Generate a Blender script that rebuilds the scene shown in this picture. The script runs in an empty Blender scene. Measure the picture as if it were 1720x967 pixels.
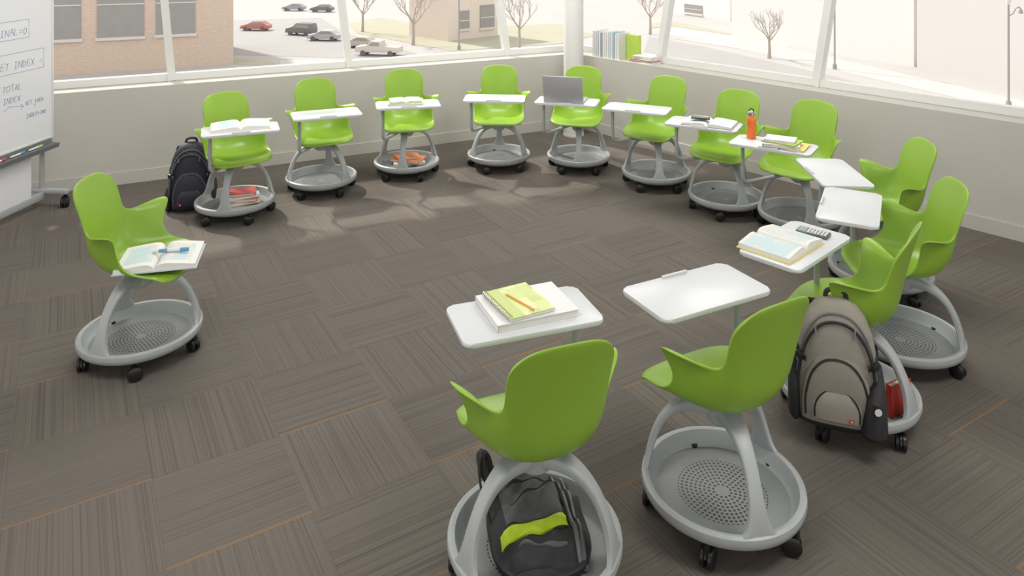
import bpy, bmesh, math, random
from mathutils import Vector, Matrix
random.seed(7)
R = math.radians
PI = math.pi
C = bpy.context.scene.collection
F = 1250.0; H = 1.97; HY = -101.0; CX = 860.0
GZ = -12.0
def at(px, py, z=0.0):
    Y = F*(H-z)/(py-HY)
    return Vector(((px-CX)*Y/F, Y, z))

# ------------------------------------------------------------------ materials
class NT:
    def __init__(s, name):
        s.m_ = bpy.data.materials.new(name); s.m_.use_nodes = True
        s.t = s.m_.node_tree; s.b = s.t.nodes['Principled BSDF']
    def n(s, typ, **kw):
        x = s.t.nodes.new(typ)
        for k, v in kw.items(): setattr(x, k, v)
        return x
    def put(s, sock, v):
        if v is None: return
        if hasattr(v, 'is_linked'): s.t.links.new(v, sock)
        else: sock.default_value = v
    def m(s, op, a, b=None, c=None):
        x = s.n('ShaderNodeMath', operation=op)
        s.put(x.inputs[0], a); s.put(x.inputs[1], b); s.put(x.inputs[2], c)
        return x.outputs[0]
    def mix(s, f, a, b):
        x = s.n('ShaderNodeMix', data_type='RGBA')
        s.put(x.inputs[0], f); s.put(x.inputs[6], a); s.put(x.inputs[7], b)
        return x.outputs[2]
    def xyz(s, kind='Object'):
        tc = s.n('ShaderNodeTexCoord'); sp = s.n('ShaderNodeSeparateXYZ')
        s.t.links.new(tc.outputs[kind], sp.inputs[0])
        return sp.outputs[0], sp.outputs[1], sp.outputs[2], tc.outputs[kind]
    def noise(s, vec, scale, detail=2):
        x = s.n('ShaderNodeTexNoise'); s.put(x.inputs['Vector'], vec)
        x.inputs['Scale'].default_value = scale; x.inputs['Detail'].default_value = detail
        return x.outputs['Fac']
    def comb(s, a, b, c=0.0):
        x = s.n('ShaderNodeCombineXYZ'); s.put(x.inputs[0], a); s.put(x.inputs[1], b); s.put(x.inputs[2], c)
        return x.outputs[0]
    def bump(s, h, st, dist=0.01):
        x = s.n('ShaderNodeBump'); x.inputs['Strength'].default_value = st; x.inputs['Distance'].default_value = dist
        s.put(x.inputs['Height'], h); s.t.links.new(x.outputs[0], s.b.inputs['Normal'])
def c4(c, k=1.0): return (min(1, c[0]*k), min(1, c[1]*k), min(1, c[2]*k), 1)
def mat(name, col, rough=.5, metal=0, var=.05, scale=30, bump=0, spec=.5):
    t = NT(name); x, y, z, v = t.xyz()
    f = t.noise(v, scale, 3)
    t.put(t.b.inputs['Base Color'], t.mix(f, c4(col, 1-var), c4(col, 1+var)))
    t.b.inputs['Roughness'].default_value = rough; t.b.inputs['Metallic'].default_value = metal
    t.b.inputs['Specular IOR Level'].default_value = spec
    if bump: t.bump(t.noise(v, scale*6, 2), bump, .004)
    return t.m_

M = {}
M['green'] = mat('lime_plastic', (.235, .398, .036), .36, var=.03, scale=12)
M['grey'] = mat('grey_plastic', (.37, .39, .395), .42, var=.03)
M['greyd'] = mat('grey_plastic_dark', (.13, .14, .145), .5)
M['black'] = mat('black_rubber', (.012, .012, .013), .35)
M['white'] = mat('white_laminate', (.61, .625, .65), .36, var=.015)
M['wall'] = mat('painted_wall', (.505, .49, .445), .85, var=.02, scale=4)
M['base'] = mat('baseboard_paint', (.51, .495, .45), .6, var=.02)
M['sill'] = mat('frame_paint', (.68, .675, .65), .5, var=.02)
M['ceil'] = mat('ceiling_paint', (.8, .8, .78), .9, var=.02)
M['steel'] = mat('steel', (.62, .62, .62), .25, metal=1)
M['board'] = mat('whiteboard_enamel', (.70, .71, .74), .2, var=.01)
M['ink'] = mat('marker_ink', (.22, .23, .45), .5)
M['paper'] = mat('paper', (.72, .71, .67), .8, var=.03, scale=60)
M['orange'] = mat('orange_plastic', (.80, .17, .03), .25)
M['orangec'] = mat('orange_cover', (.72, .22, .07), .45, var=.3, scale=14)
M['orangep'] = mat('orange_pencil', (.80, .36, .06), .4)
M['navy'] = mat('navy_nylon', (.018, .02, .032), .65, var=.25, scale=25, bump=.2)
M['taupe'] = mat('taupe_nylon', (.275, .25, .21), .75, var=.1, scale=30, bump=.25)
M['taupe2'] = mat('taupe_nylon_dark', (.225, .203, .17), .75, var=.1, scale=30, bump=.25)
M['blk'] = mat('black_nylon', (.016, .016, .018), .7, var=.3, scale=30, bump=.25)
M['dgrey'] = mat('grey_nylon', (.085, .088, .09), .75, var=.25, scale=40, bump=.3)
M['sgrey'] = mat('grey_webbing', (.15, .155, .16), .75, var=.15, scale=60, bump=.2)
M['lime'] = mat('lime_nylon', (.50, .66, .02), .5)
M['red'] = mat('red_cover', (.55, .05, .04), .45)
M['blue'] = mat('blue_cover', (.10, .28, .48), .5)
M['teal'] = mat('teal_cover', (.30, .46, .50), .5)
M['cream'] = mat('cream_cover', (.70, .66, .54), .5)
M['wcover'] = mat('white_cover', (.68, .68, .68), .4, var=.02)
M['gcover'] = mat('grey_cover', (.30, .33, .36), .5)
M['dcover'] = mat('dark_grey_plastic', (.10, .105, .11), .4)
M['pcover'] = mat('pale_blue_cover', (.52, .58, .63), .5)
M['lgreen'] = mat('lime_cover', (.42, .58, .09), .45)
M['yellow'] = mat('yellow_cover', (.76, .62, .20), .5)
M['brown'] = mat('brown_cover', (.22, .10, .05), .5)
M['laptop'] = mat('laptop_aluminium', (.44, .45, .46), .4, metal=.2)
M['screen'] = mat('dark_screen', (.02, .02, .025), .15)
M['pink'] = mat('eraser', (.8, .4, .35), .6)
M['emred'] = mat('emblem_red', (.6, .02, .02), .5)

def holes():
    t = NT('perforated_tray'); x, y, z, v = t.xyz()
    r = t.m('SQRT', t.m('ADD', t.m('MULTIPLY', x, x), t.m('MULTIPLY', y, y)))
    a = t.m('ARCTAN2', y, x); d = .0150
    k = t.m('ROUND', t.m('DIVIDE', r, d))
    fr = t.m('SUBTRACT', r, t.m('MULTIPLY', k, d))
    n = t.m('MULTIPLY', k, 6.0)
    an = t.m('MULTIPLY', t.m('DIVIDE', a, 2*PI), n)
    fa = t.m('DIVIDE', t.m('MULTIPLY', t.m('SUBTRACT', an, t.m('ROUND', an)), t.m('MULTIPLY', r, 2*PI)), n)
    ds = t.m('SQRT', t.m('ADD', t.m('MULTIPLY', fr, fr), t.m('MULTIPLY', fa, fa)))
    h = t.m('LESS_THAN', ds, .0047)
    h = t.m('MULTIPLY', h, t.m('LESS_THAN', r, .150)); h = t.m('MULTIPLY', h, t.m('GREATER_THAN', r, .022))
    t.put(t.b.inputs['Base Color'], t.mix(h, (.21, .222, .227, 1), (.02, .02, .02, 1)))
    t.b.inputs['Roughness'].default_value = .5
    return t.m_
M['holes'] = holes()

def carpet():
    t = NT('carpet_tiles'); x, y, z, v = t.xyz()
    ca, sa = .857, .515; T = .457
    u = t.m('ADD', t.m('MULTIPLY', x, ca), t.m('MULTIPLY', y, sa))
    w = t.m('ADD', t.m('MULTIPLY', x, -sa), t.m('MULTIPLY', y, ca))
    ui = t.m('DIVIDE', t.m('SUBTRACT', u, .273), T); wi = t.m('DIVIDE', t.m('SUBTRACT', w, 2.55), T)
    i = t.m('FLOOR', ui); j = t.m('FLOOR', wi)
    fu = t.m('SUBTRACT', ui, i); fw = t.m('SUBTRACT', wi, j)
    par = t.m('FLOORED_MODULO', t.m('ADD', i, j), 2.0)
    inv = t.m('SUBTRACT', 1.0, par)
    ac = t.m('ADD', t.m('MULTIPLY', u, par), t.m('MULTIPLY', w, inv))
    al = t.m('ADD', t.m('MULTIPLY', w, par), t.m('MULTIPLY', u, inv))
    wn = t.n('ShaderNodeTexWhiteNoise', noise_dimensions='2D')
    t.put(wn.inputs['Vector'], t.comb(i, j)); hs = wn.outputs['Value']
    hz = t.m('MULTIPLY', hs, 37.0)
    n1 = t.noise(t.comb(t.m('MULTIPLY', ac, 240.0), t.m('MULTIPLY', al, .5), hz), 1.0, 0)
    n2 = t.noise(t.comb(t.m('MULTIPLY', ac, 110.0), t.m('MULTIPLY', al, .4), hz), 1.0, 0)
    n3 = t.noise(v, 380.0, 1)
    n4 = t.noise(v, 2.2, 2)
    r1 = t.n('ShaderNodeClamp'); t.put(r1.inputs[0], t.m('MULTIPLY', t.m('SUBTRACT', n1, .25), 3.2))
    r2 = t.n('ShaderNodeClamp'); t.put(r2.inputs[0], t.m('MULTIPLY', t.m('SUBTRACT', n2, .26), 6.0))
    s = t.m('ADD', t.m('MULTIPLY', r1.outputs[0], .34), t.m('ADD', t.m('MULTIPLY', r2.outputs[0], .18), t.m('ADD', t.m('MULTIPLY', n3, .55), t.m('MULTIPLY', n4, .10))))
    s = t.m('SUBTRACT', s, .16)
    cl = t.n('ShaderNodeClamp'); t.put(cl.inputs[0], s)
    col = t.mix(cl.outputs[0], (.080, .070, .061, 1), (.172, .153, .135, 1))
    br = t.m('ADD', t.m('ADD', .97, t.m('MULTIPLY', hs, .12)), t.m('MULTIPLY', par, .02))
    hv = t.n('ShaderNodeHueSaturation'); t.put(hv.inputs['Color'], col); t.put(hv.inputs['Value'], br)
    seam = t.m('MAXIMUM', t.m('LESS_THAN', fu, .006), t.m('LESS_THAN', fw, .006))
    col = t.mix(t.m('MULTIPLY', seam, .18), hv.outputs[0], (.05, .043, .037, 1))
    wn2 = t.n('ShaderNodeTexWhiteNoise', noise_dimensions='2D')
    t.put(wn2.inputs['Vector'], t.comb(t.m('ADD', i, 31.5), t.m('ADD', j, 11.5)))
    o = t.m('MULTIPLY', t.m('LESS_THAN', fw, .017), t.m('MULTIPLY', inv, t.m('GREATER_THAN', wn2.outputs['Value'], .52)))
    col = t.mix(t.m('MULTIPLY', o, .6), col, (.30, .155, .06, 1))
    t.put(t.b.inputs['Base Color'], col)
    t.b.inputs['Roughness'].default_value = .95; t.b.inputs['Specular IOR Level'].default_value = .1
    t.bump(s, .12, .003)
    return t.m_
M['carpet'] = carpet()

def pagemat():
    t = NT('printed_page'); x, y, z, v = t.xyz()
    ln = t.m('LESS_THAN', t.m('FRACT', t.m('DIVIDE', y, .0085)), .45)
    ax = t.m('ABSOLUTE', x)
    mk = t.m('MULTIPLY', t.m('GREATER_THAN', ax, .022), t.m('LESS_THAN', ax, .145))
    mk = t.m('MULTIPLY', mk, t.m('LESS_THAN', t.m('ABSOLUTE', y), .098))
    wd = t.m('GREATER_THAN', t.noise(t.comb(t.m('MULTIPLY', x, 140.0), t.m('FLOOR', t.m('DIVIDE', y, .0085))), 1.0, 0), .40)
    f = t.m('MULTIPLY', t.m('MULTIPLY', ln, mk), t.m('MULTIPLY', wd, .45))
    col = t.mix(f, (.72, .715, .69, 1), (.25, .30, .36, 1))
    pic = t.m('MULTIPLY', mk, t.m('GREATER_THAN', t.noise(t.comb(t.m('FLOOR', t.m('MULTIPLY', x, 16.0)), t.m('FLOOR', t.m('MULTIPLY', y, 22.0))), 7.3, 0), .60))
    col = t.mix(t.m('MULTIPLY', pic, .55), col, (.42, .64, .70, 1))
    t.put(t.b.inputs['Base Color'], col); t.b.inputs['Roughness'].default_value = .7
    return t.m_
M['page'] = pagemat()

def checker_cover():
    t = NT('checkered_cover'); x, y, z, v = t.xyz()
    a = t.m('FLOOR', t.m('DIVIDE', t.m('ADD', x, .005), .043)); b = t.m('FLOOR', t.m('DIVIDE', t.m('ADD', y, .01), .043))
    wn = t.n('ShaderNodeTexWhiteNoise', noise_dimensions='2D'); t.put(wn.inputs['Vector'], t.comb(a, b))
    f = t.m('MULTIPLY', wn.outputs['Value'], t.m('GREATER_THAN', y, -.03))
    col = t.mix(f, (.46, .55, .15, 1), (.66, .71, .32, 1))
    t.put(t.b.inputs['Base Color'], col); t.b.inputs['Roughness'].default_value = .4
    return t.m_
M['check'] = checker_cover()

def glass():
    t = NT('window_glass')
    tr = t.n('ShaderNodeBsdfTransparent'); gl = t.n('ShaderNodeBsdfGlossy'); gl.inputs['Roughness'].default_value = .02
    lw = t.n('ShaderNodeLayerWeight'); lw.inputs[0].default_value = .2
    mx = t.n('ShaderNodeMixShader'); out = t.t.nodes['Material Output']
    f = t.m('MULTIPLY', lw.outputs['Fresnel'], .25)
    t.put(mx.inputs[0], f); t.t.links.new(tr.outputs[0], mx.inputs[1]); t.t.links.new(gl.outputs[0], mx.inputs[2])
    t.t.links.new(mx.outputs[0], out.inputs['Surface'])
    return t.m_
M['glass'] = glass()

def brick(name, c1, c2, mortar, sc):
    t = NT(name); x, y, z, v = t.xyz()
    b = t.n('ShaderNodeTexBrick'); t.put(b.inputs['Vector'], t.comb(t.m('ADD', x, y), z))
    b.inputs['Color1'].default_value = c4(c1); b.inputs['Color2'].default_value = c4(c2); b.inputs['Mortar'].default_value = c4(mortar)
    b.inputs['Scale'].default_value = sc
    t.t.links.new(b.outputs['Color'], t.b.inputs['Base Color']); t.b.inputs['Roughness'].default_value = .9
    return t.m_
M['brick'] = brick('outdoor_brick', (.66, .52, .415), (.60, .47, .375), (.72, .62, .54), 1.6)  # outdoor colours from here on are paled, overexposure put into the colour
M['brick2'] = brick('outdoor_brick_red', (.76, .66, .58), (.72, .62, .545), (.80, .72, .65), 1.6)
M['ground'] = mat('outdoor_asphalt', (.49, .472, .455), .9, var=.06, scale=.15)
M['street'] = mat('street_asphalt', (.405, .395, .385), .9, var=.06, scale=.3)
M['lawn'] = mat('dry_lawn', (.45, .435, .335), .95, var=.08, scale=.4)
M['walk'] = mat('pale_pavement', (.56, .545, .525), .9, var=.05, scale=.5)
M['wbld'] = mat('white_render', (.78, .77, .755), .9, var=.02, scale=.1)
M['pbld'] = mat('pale_pink_render', (.75, .72, .695), .9, var=.02, scale=.1)
M['opane'] = mat('outdoor_pane', (.33, .32, .305), .5, var=.1, scale=1)
M['ostone'] = mat('pale_stone', (.70, .66, .62), .9)
M['bark'] = mat('bare_bark', (.44, .385, .34), .9, var=.15, scale=4)
M['oroof'] = mat('dark_roof', (.46, .45, .44), .9)
M['pole'] = mat('lamp_post_paint', (.33, .315, .31), .6)
M['cred'] = mat('car_red', (.48, .19, .17), .4)
M['cblk'] = mat('car_black', (.19, .185, .19), .4)
M['csil'] = mat('car_silver', (.48, .48, .495), .4)
M['cblu'] = mat('car_blue_grey', (.35, .37, .41), .4)
M['ctan'] = mat('car_tan', (.55, .48, .43), .4)
M['cwht'] = mat('car_white', (.62, .57, .525), .4)
M['tyre'] = mat('tyre', (.15, .15, .15), .8)

# ------------------------------------------------------------------ mesh helpers
def catmull(ps, n=5):
    ps = [Vector(p) for p in ps]; out = []
    for i in range(len(ps)-1):
        p0 = ps[max(i-1, 0)]; p1 = ps[i]; p2 = ps[i+1]; p3 = ps[min(i+2, len(ps)-1)]
        for k in range(n):
            t = k/n
            out.append(.5*((2*p1)+(p2-p0)*t+(2*p0-5*p1+4*p2-p3)*t*t+(3*p1-p0-3*p2+p3)*t**3))
    out.append(ps[-1]); return out
class MB:
    def __init__(s): s.bm = bmesh.new()
    def box(s, c, sz, rz=0, bev=0, mtx=None, seg=2):
        m = Matrix.Translation(Vector(c)) @ Matrix.Rotation(rz, 4, 'Z') @ Matrix.Diagonal((sz[0], sz[1], sz[2], 1))
        if mtx is not None: m = mtx @ m
        r = bmesh.ops.create_cube(s.bm, size=1, matrix=m)
        if bev:
            es = list({e for v in r['verts'] for e in v.link_edges})
            bmesh.ops.bevel(s.bm, geom=es, offset=bev, segments=seg, affect='EDGES', profile=.5)
        return s
    def rings(s, rings, cap=True, closed=False):
        vs = [[s.bm.verts.new(p) for p in r] for r in rings]
        n = len(vs[0]); q = len(vs)
        for i in range(q if closed else q-1):
            a, b = vs[i], vs[(i+1) % q]
            for k in range(n):
                try: s.bm.faces.new((a[k], a[(k+1) % n], b[(k+1) % n], b[k]))
                except ValueError: pass
        if cap and not closed:
            s.bm.faces.new(vs[0][::-1]); s.bm.faces.new(vs[-1])
        return s
    def tube(s, pts, r, n=10, closed=False):
        pts = [Vector(p) for p in pts]; q = len(pts); rr = []
        up = None
        for i, p in enumerate(pts):
            if closed: t = (pts[(i+1) % q]-pts[i-1]).normalized()
            else: t = (pts[min(i+1, q-1)]-pts[max(i-1, 0)]).normalized()
            if up is None:
                up = Vector((0, 0, 1)) if abs(t.z) < .9 else Vector((1, 0, 0))
            a = t.cross(up).normalized(); up = a.cross(t).normalized()
            ri = r[i] if isinstance(r, (list, tuple)) else r
            rr.append([p+a*ri*math.cos(2*PI*k/n)+up*ri*math.sin(2*PI*k/n) for k in range(n)])
        return s.rings(rr, closed=closed)
    def sweep(s, pts, lat, ws, ts, n=16, ex=4):
        pts = [Vector(p) for p in pts]; q = len(pts); rr = []
        for i, p in enumerate(pts):
            t = (pts[min(i+1, q-1)]-pts[max(i-1, 0)]).normalized()
            l = Vector(lat).normalized(); nn = t.cross(l).normalized()
            ring = []
            for k in range(n):
                a = 2*PI*k/n; cx = math.copysign(abs(math.cos(a))**(2/ex), math.cos(a)); sy = math.copysign(abs(math.sin(a))**(2/ex), math.sin(a))
                ring.append(p+l*cx*ws[i]/2+nn*sy*ts[i]/2)
            rr.append(ring)
        return s.rings(rr)
    def lathe(s, prof, n=48, c=(0, 0, 0)):
        c = Vector(c); vs = []
        for r, z in prof:
            if r < 1e-6: vs.append([s.bm.verts.new(c+Vector((0, 0, z)))])
            else: vs.append([s.bm.verts.new(c+Vector((r*math.cos(2*PI*k/n), r*math.sin(2*PI*k/n), z))) for k in range(n)])
        for a, b in zip(vs, vs[1:]):
            for k in range(n):
                k2 = (k+1) % n
                if len(a) == 1 and len(b) == 1: continue
                if len(a) == 1: s.bm.faces.new((a[0], b[k], b[k2]))
                elif len(b) == 1: s.bm.faces.new((a[k], a[k2], b[0]))
                else: s.bm.faces.new((a[k], a[k2], b[k2], b[k]))
        return s
    def loft(s, secs, n=32, ex=3.0):
        rr = []
        for cx, cy, z, hw, hd in secs:
            ring = []
            for k in range(n):
                a = 2*PI*k/n
                x = math.copysign(abs(math.cos(a))**(2/ex), math.cos(a)); y = math.copysign(abs(math.sin(a))**(2/ex), math.sin(a))
                ring.append(Vector((cx+hw*x, cy+hd*y, z)))
            rr.append(ring)
        return s.rings(rr)
    def prism(s, poly, z0, z1, bev=0):
        a = [Vector((p[0], p[1], z0)) for p in poly]; b = [Vector((p[0], p[1], z1)) for p in poly]
        nv = len(s.bm.verts); s.rings([a, b])
        if bev:
            s.bm.verts.ensure_lookup_table(); s.bm.edges.ensure_lookup_table()
            vs = set(s.bm.verts[nv:]); es = [e for e in s.bm.edges if e.verts[0] in vs and abs(e.verts[0].co.z-e.verts[1].co.z) < 1e-6]
            bmesh.ops.bevel(s.bm, geom=es, offset=bev, segments=2, affect='EDGES', profile=.5)
        return s
    def profile(s, pts, y0, y1, bev=0):
        a = [Vector((p[0], y0, p[1])) for p in pts]; b = [Vector((p[0], y1, p[1])) for p in pts]
        nv = len(s.bm.verts); s.rings([a, b])
        if bev:
            s.bm.verts.ensure_lookup_table(); vs = set(s.bm.verts[nv:]); es = [e for e in s.bm.edges if e.verts[0] in vs]
            bmesh.ops.bevel(s.bm, geom=es, offset=bev, segments=2, affect='EDGES', profile=.5)
        return s
    def xf(s, m): s.bm.transform(m); return s
    def mesh(s, name, m, smooth=True):
        bmesh.ops.recalc_face_normals(s.bm, faces=s.bm.faces)
        me = bpy.data.meshes.new(name); s.bm.to_mesh(me); s.bm.free()
        if smooth:
            me.polygons.foreach_set('use_smooth', [True]*len(me.polygons)); me.set_sharp_from_angle(angle=R(38))
        me.materials.append(m); return me
    def build(s, name, m, parent=None, smooth=True, loc=None, rz=0):
        return link(name, s.mesh(name, m, smooth), parent, loc, rz)
def link(name, me, parent=None, loc=None, rz=0):
    o = bpy.data.objects.new(name, me); C.objects.link(o)
    if parent is not None: o.parent = parent
    if loc is not None: o.location = loc
    if rz: o.rotation_euler = (0, 0, rz)
    return o
def tag(o, label, cat, group=None):
    o['label'] = label; o['category'] = cat
    if group: o['group'] = group
    return o
def thing(name, label, cat, loc=(0, 0, 0), rz=0, group=None, rx=0):
    o = bpy.data.objects.new(name, None); C.objects.link(o); o.empty_display_size = .1
    o.location = loc; o.rotation_euler = (rx, 0, rz)
    return tag(o, label, cat, group)
def struct(o): o['kind'] = 'structure'; return o
def rrect(w, d, r, n=6):
    out = []
    for cx, cy, a0 in ((w/2-r, d/2-r, 0), (-w/2+r, d/2-r, 90), (-w/2+r, -d/2+r, 180), (w/2-r, -d/2+r, 270)):
        for k in range(n+1):
            a = R(a0+90*k/n); out.append((cx+r*math.cos(a), cy+r*math.sin(a)))
    return out

# ------------------------------------------------------------------ room
K = Vector((.66, 7.85, 0))
dL = Vector((-4.25, -2.06, 0)).normalized(); nL = Vector((dL.y, -dL.x, 0))
if nL.y < 0: nL = -nL
dR = Vector((2.68, -3.0, 0)).normalized(); nR = Vector((-dR.y, dR.x, 0))
if nR.x < 0: nR = -nR
LL, LR = 6.3, 7.6
SILL = .77; HEAD = 2.0; CEIL = 2.8
def miter(off):
    A = K+nL*off; B = K+nR*off
    det = dL.x*(-dR.y)-(-dR.x)*dL.y
    r = B-A; t = (r.x*(-dR.y)-(-dR.x)*r.y)/det
    return A+dL*t
EL = K+dL*LL; ER = K+dR*LR
def wallpoly(d, n, L, o0, o1):
    return [miter(o0), K+d*L+n*o0, K+d*L+n*o1, miter(o1)]
struct(MB().prism([p.xy for p in (miter(.3), EL+nL*.3, Vector((-6.0, -2.0, 0)), Vector((5.9, -2.0, 0)), ER+nR*.3)], -.15, 0).build('floor', M['carpet'], smooth=False))
struct(MB().prism([p.xy for p in (miter(.3), EL+nL*.3, Vector((-6.0, -2.0, 0)), Vector((5.9, -2.0, 0)), ER+nR*.3)], CEIL, CEIL+.15).build('ceiling', M['ceil'], smooth=False))
for side, d, n, L in (('left', dL, nL, LL), ('right', dR, nR, LR)):
    mb = MB().prism([p.xy for p in wallpoly(d, n, L, 0, .3)], 0, SILL)
    mb.prism([p.xy for p in wallpoly(d, n, L, 0, .3)], HEAD, CEIL)  # unseen header above the windows, its height shaped to bound the sun patch
    struct(mb.build('wall_'+side, M['wall'], smooth=False))
    struct(MB().prism([p.xy for p in wallpoly(d, n, L, -.012, -.0005)], 0.001, .10).build('baseboard_'+side, M['base'], smooth=False))
def onwall(px, py, P, d):
    a = (px-CX)/F
    det = a*(-d.y)-(-d.x)*1.0
    k = (P.x*(-d.y)-(-d.x)*P.y)/det
    t = (a*P.y-P.x)/det
    return t, H-k*(py-HY)/F
WO = .22
wn_ = 0
def bar(mb, P, d, n, t0, z0, t1, z1, w, dep):
    a = P+d*t0+Vector((0, 0, z0)); b = P+d*t1+Vector((0, 0, z1))
    ax = (b-a).normalized(); sd = n.cross(ax).normalized()
    ring = lambda p: [p+sd*w/2+n*dep/2, p-sd*w/2+n*dep/2, p-sd*w/2-n*dep/2, p+sd*w/2-n*dep/2]
    mb.rings([ring(a), ring(b)])
def windows(d, n, L, mull):
    global wn_
    P = miter(WO)
    ms = [(.03, .03)]
    for (x0, y0, x1, y1) in mull:
        ta, za = onwall(x0, y0, P, d); tb, zb = onwall(x1, y1, P, d)
        sl = (ta-tb)/(za-zb)
        ms.append((tb+sl*(SILL-zb), tb+sl*(HEAD-zb)))
    ms.append((L-.05, L-.05))
    for i in range(len(ms)-1):
        wn_ += 1
        a, b = ms[i], ms[i+1]
        fr = MB()
        bar(fr, P, d, n, a[0], SILL+.032, b[0], SILL+.032, .06, .07)
        bar(fr, P, d, n, a[1], HEAD-.03, b[1], HEAD-.03, .06, .07)
        if i > 0: bar(fr, P, d, n, a[0], SILL+.002, a[1], HEAD-.001, .062, .085)
        if i == len(ms)-2: bar(fr, P, d, n, b[0], SILL+.002, b[1], HEAD-.001, .062, .085)
        f = struct(fr.build('window_%d' % wn_, M['sill'], smooth=False))
        pts = [P+d*a[0]+Vector((0, 0, SILL+.06)), P+d*b[0]+Vector((0, 0, SILL+.06)), P+d*b[1]+Vector((0, 0, HEAD-.06)), P+d*a[1]+Vector((0, 0, HEAD-.06))]
        g = MB(); g.bm.faces.new([g.bm.verts.new(p) for p in pts]); g.build('window_pane', M['glass'], f, smooth=False)
windows(dL, nL, LL, [(838, 0, 850, 85), (573, 0, 585, 104), (276, 0, 288, 128)])
windows(dR, nR, LR, [(1125, 0, 1110, 97), (1395, 0, 1374, 135)])
struct(MB().lathe([(0, 0), (.105, 0), (.105, .02), (.1, .02), (.1, CEIL), (0, CEIL)], 48, (.622, 7.52, 0)).build('trim_1', M['sill']))

# ------------------------------------------------------------------ swivel chair
rows = [
 [(0,.238,.408),(.07,.238,.408),(.13,.232,.409),(.168,.218,.411),(.185,.20,.414),(.190,.194,.415),(.194,.188,.416)],
 [(0,.225,.434),(.07,.225,.434),(.135,.218,.435),(.178,.203,.437),(.20,.18,.438),(.205,.174,.439),(.209,.168,.440)],
 [(0,.13,.436),(.08,.13,.434),(.15,.125,.438),(.192,.12,.446),(.210,.112,.452),(.215,.11,.455),(.218,.108,.457)],
 [(0,.01,.424),(.08,.01,.424),(.152,.012,.434),(.192,.02,.450),(.208,.028,.464),(.212,.03,.469),(.215,.032,.473)],
 [(0,-.08,.418),(.08,-.078,.421),(.150,-.067,.438),(.188,-.045,.475),(.202,-.025,.515),(.207,-.018,.532),(.212,-.012,.545)],
 [(0,-.145,.434),(.08,-.14,.439),(.146,-.122,.464),(.184,-.092,.522),(.200,-.065,.582),(.228,-.03,.628),(.280,.022,.655)],
 [(0,-.180,.482),(.08,-.175,.487),(.142,-.157,.510),(.175,-.132,.556),(.190,-.108,.600),(.222,-.078,.632),(.284,-.040,.652)],
 [(0,-.191,.528),(.078,-.187,.531),(.136,-.173,.545),(.163,-.156,.570),(.174,-.144,.590),(.186,-.130,.607),(.212,-.110,.626)],
 [(0,-.201,.585),(.075,-.197,.587),(.128,-.186,.593),(.150,-.175,.601),(.158,-.169,.607),(.161,-.166,.611),(.164,-.163,.615)],
 [(0,-.215,.652),(.073,-.211,.653),(.124,-.201,.656),(.148,-.191,.660),(.156,-.186,.663),(.159,-.184,.664),(.162,-.182,.665)],
 [(0,-.236,.735),(.072,-.232,.735),(.125,-.221,.736),(.152,-.211,.737),(.162,-.206,.738),(.165,-.204,.739),(.168,-.203,.739)],
 [(0,-.257,.806),(.068,-.254,.805),(.118,-.245,.799),(.144,-.235,.790),(.154,-.229,.784),(.157,-.227,.782),(.160,-.226,.780)],
 [(0,-.266,.842),(.062,-.263,.840),(.102,-.257,.832),(.124,-.250,.820),(.132,-.245,.812),(.135,-.243,.809),(.138,-.242,.807)],
]
def shell_mesh():
    bm = bmesh.new(); g = []
    for r in rows:
        full = [(-x, y, z) for x, y, z in r[:0:-1]]+list(r)
        g.append([bm.verts.new(p) for p in full])
    for a, b in zip(g, g[1:]):
        for k in range(len(a)-1): bm.faces.new((a[k], a[k+1], b[k+1], b[k]))
    bmesh.ops.recalc_face_normals(bm, faces=bm.faces)
    me = bpy.data.meshes.new('tmp'); bm.to_mesh(me); bm.free()
    o = bpy.data.objects.new('tmp', me); C.objects.link(o)
    s = o.modifiers.new('s', 'SOLIDIFY'); s.thickness = .010; s.offset = 0
    s = o.modifiers.new('u', 'SUBSURF'); s.levels = 2; s.render_levels = 2
    bpy.context.view_layer.update()
    dg = bpy.context.evaluated_depsgraph_get()
    m2 = bpy.data.meshes.new_from_object(o.evaluated_get(dg)); m2.name = 'seat_shell'
    bpy.data.objects.remove(o)
    m2.materials.clear(); m2.materials.append(M['green'])
    m2.polygons.foreach_set('use_smooth', [True]*len(m2.polygons))
    return m2
SHELL = shell_mesh()
TRAY = MB().lathe([(0, .076), (.224, .076), (.236, .090), (.243, .114), (.250, .126), (.262, .129), (.2715, .123), (.274, .108), (.268, .090), (.25, .078), (.225, .066), (0, .062)], 64).mesh('base_tray', M['grey'])
DISH = MB().lathe([(0, .0775), (.2225, .0775), (.2225, .0763), (0, .0763)], 48).mesh('tray_dish', M['holes'])
_p = catmull([(0,0,.370),(.06,0,.370),(.112,0,.360),(.156,0,.337),(.193,0,.300),(.221,0,.251),(.241,0,.193),(.252,0,.14),(.256,0,.108)], 4)
_w = [v.x for v in catmull([(a,0,0) for a in (.090,.080,.064,.052,.046,.047,.057,.090,.165)], 4)]
_t = [v.x for v in catmull([(a,0,0) for a in (.050,.046,.038,.031,.027,.025,.025,.023,.018)], 4)]
LEG = MB().sweep(_p, (0, 1, 0), _w, _t).mesh('leg', M['grey'])
HUB = MB().lathe([(0, .322), (.040, .322), (.056, .336), (.062, .385), (.072, .398), (.082, .404), (.082, .409), (0, .409)], 32).mesh('seat_hub', M['grey'])
def wheel_mesh():
    m = MB()
    for s in (-1, 1):
        m.lathe([(0, -.009), (.026, -.009), (.032, -.005), (.032, .005), (.026, .009), (0, .009)], 24, (0, 0, s*.0125))
    m.xf(Matrix.Rotation(R(90), 4, 'X')); m.xf(Matrix.Translation((0, 0, .032)))
    return m.mesh('caster_wheel', M['black'])
WHEEL = wheel_mesh()
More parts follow.
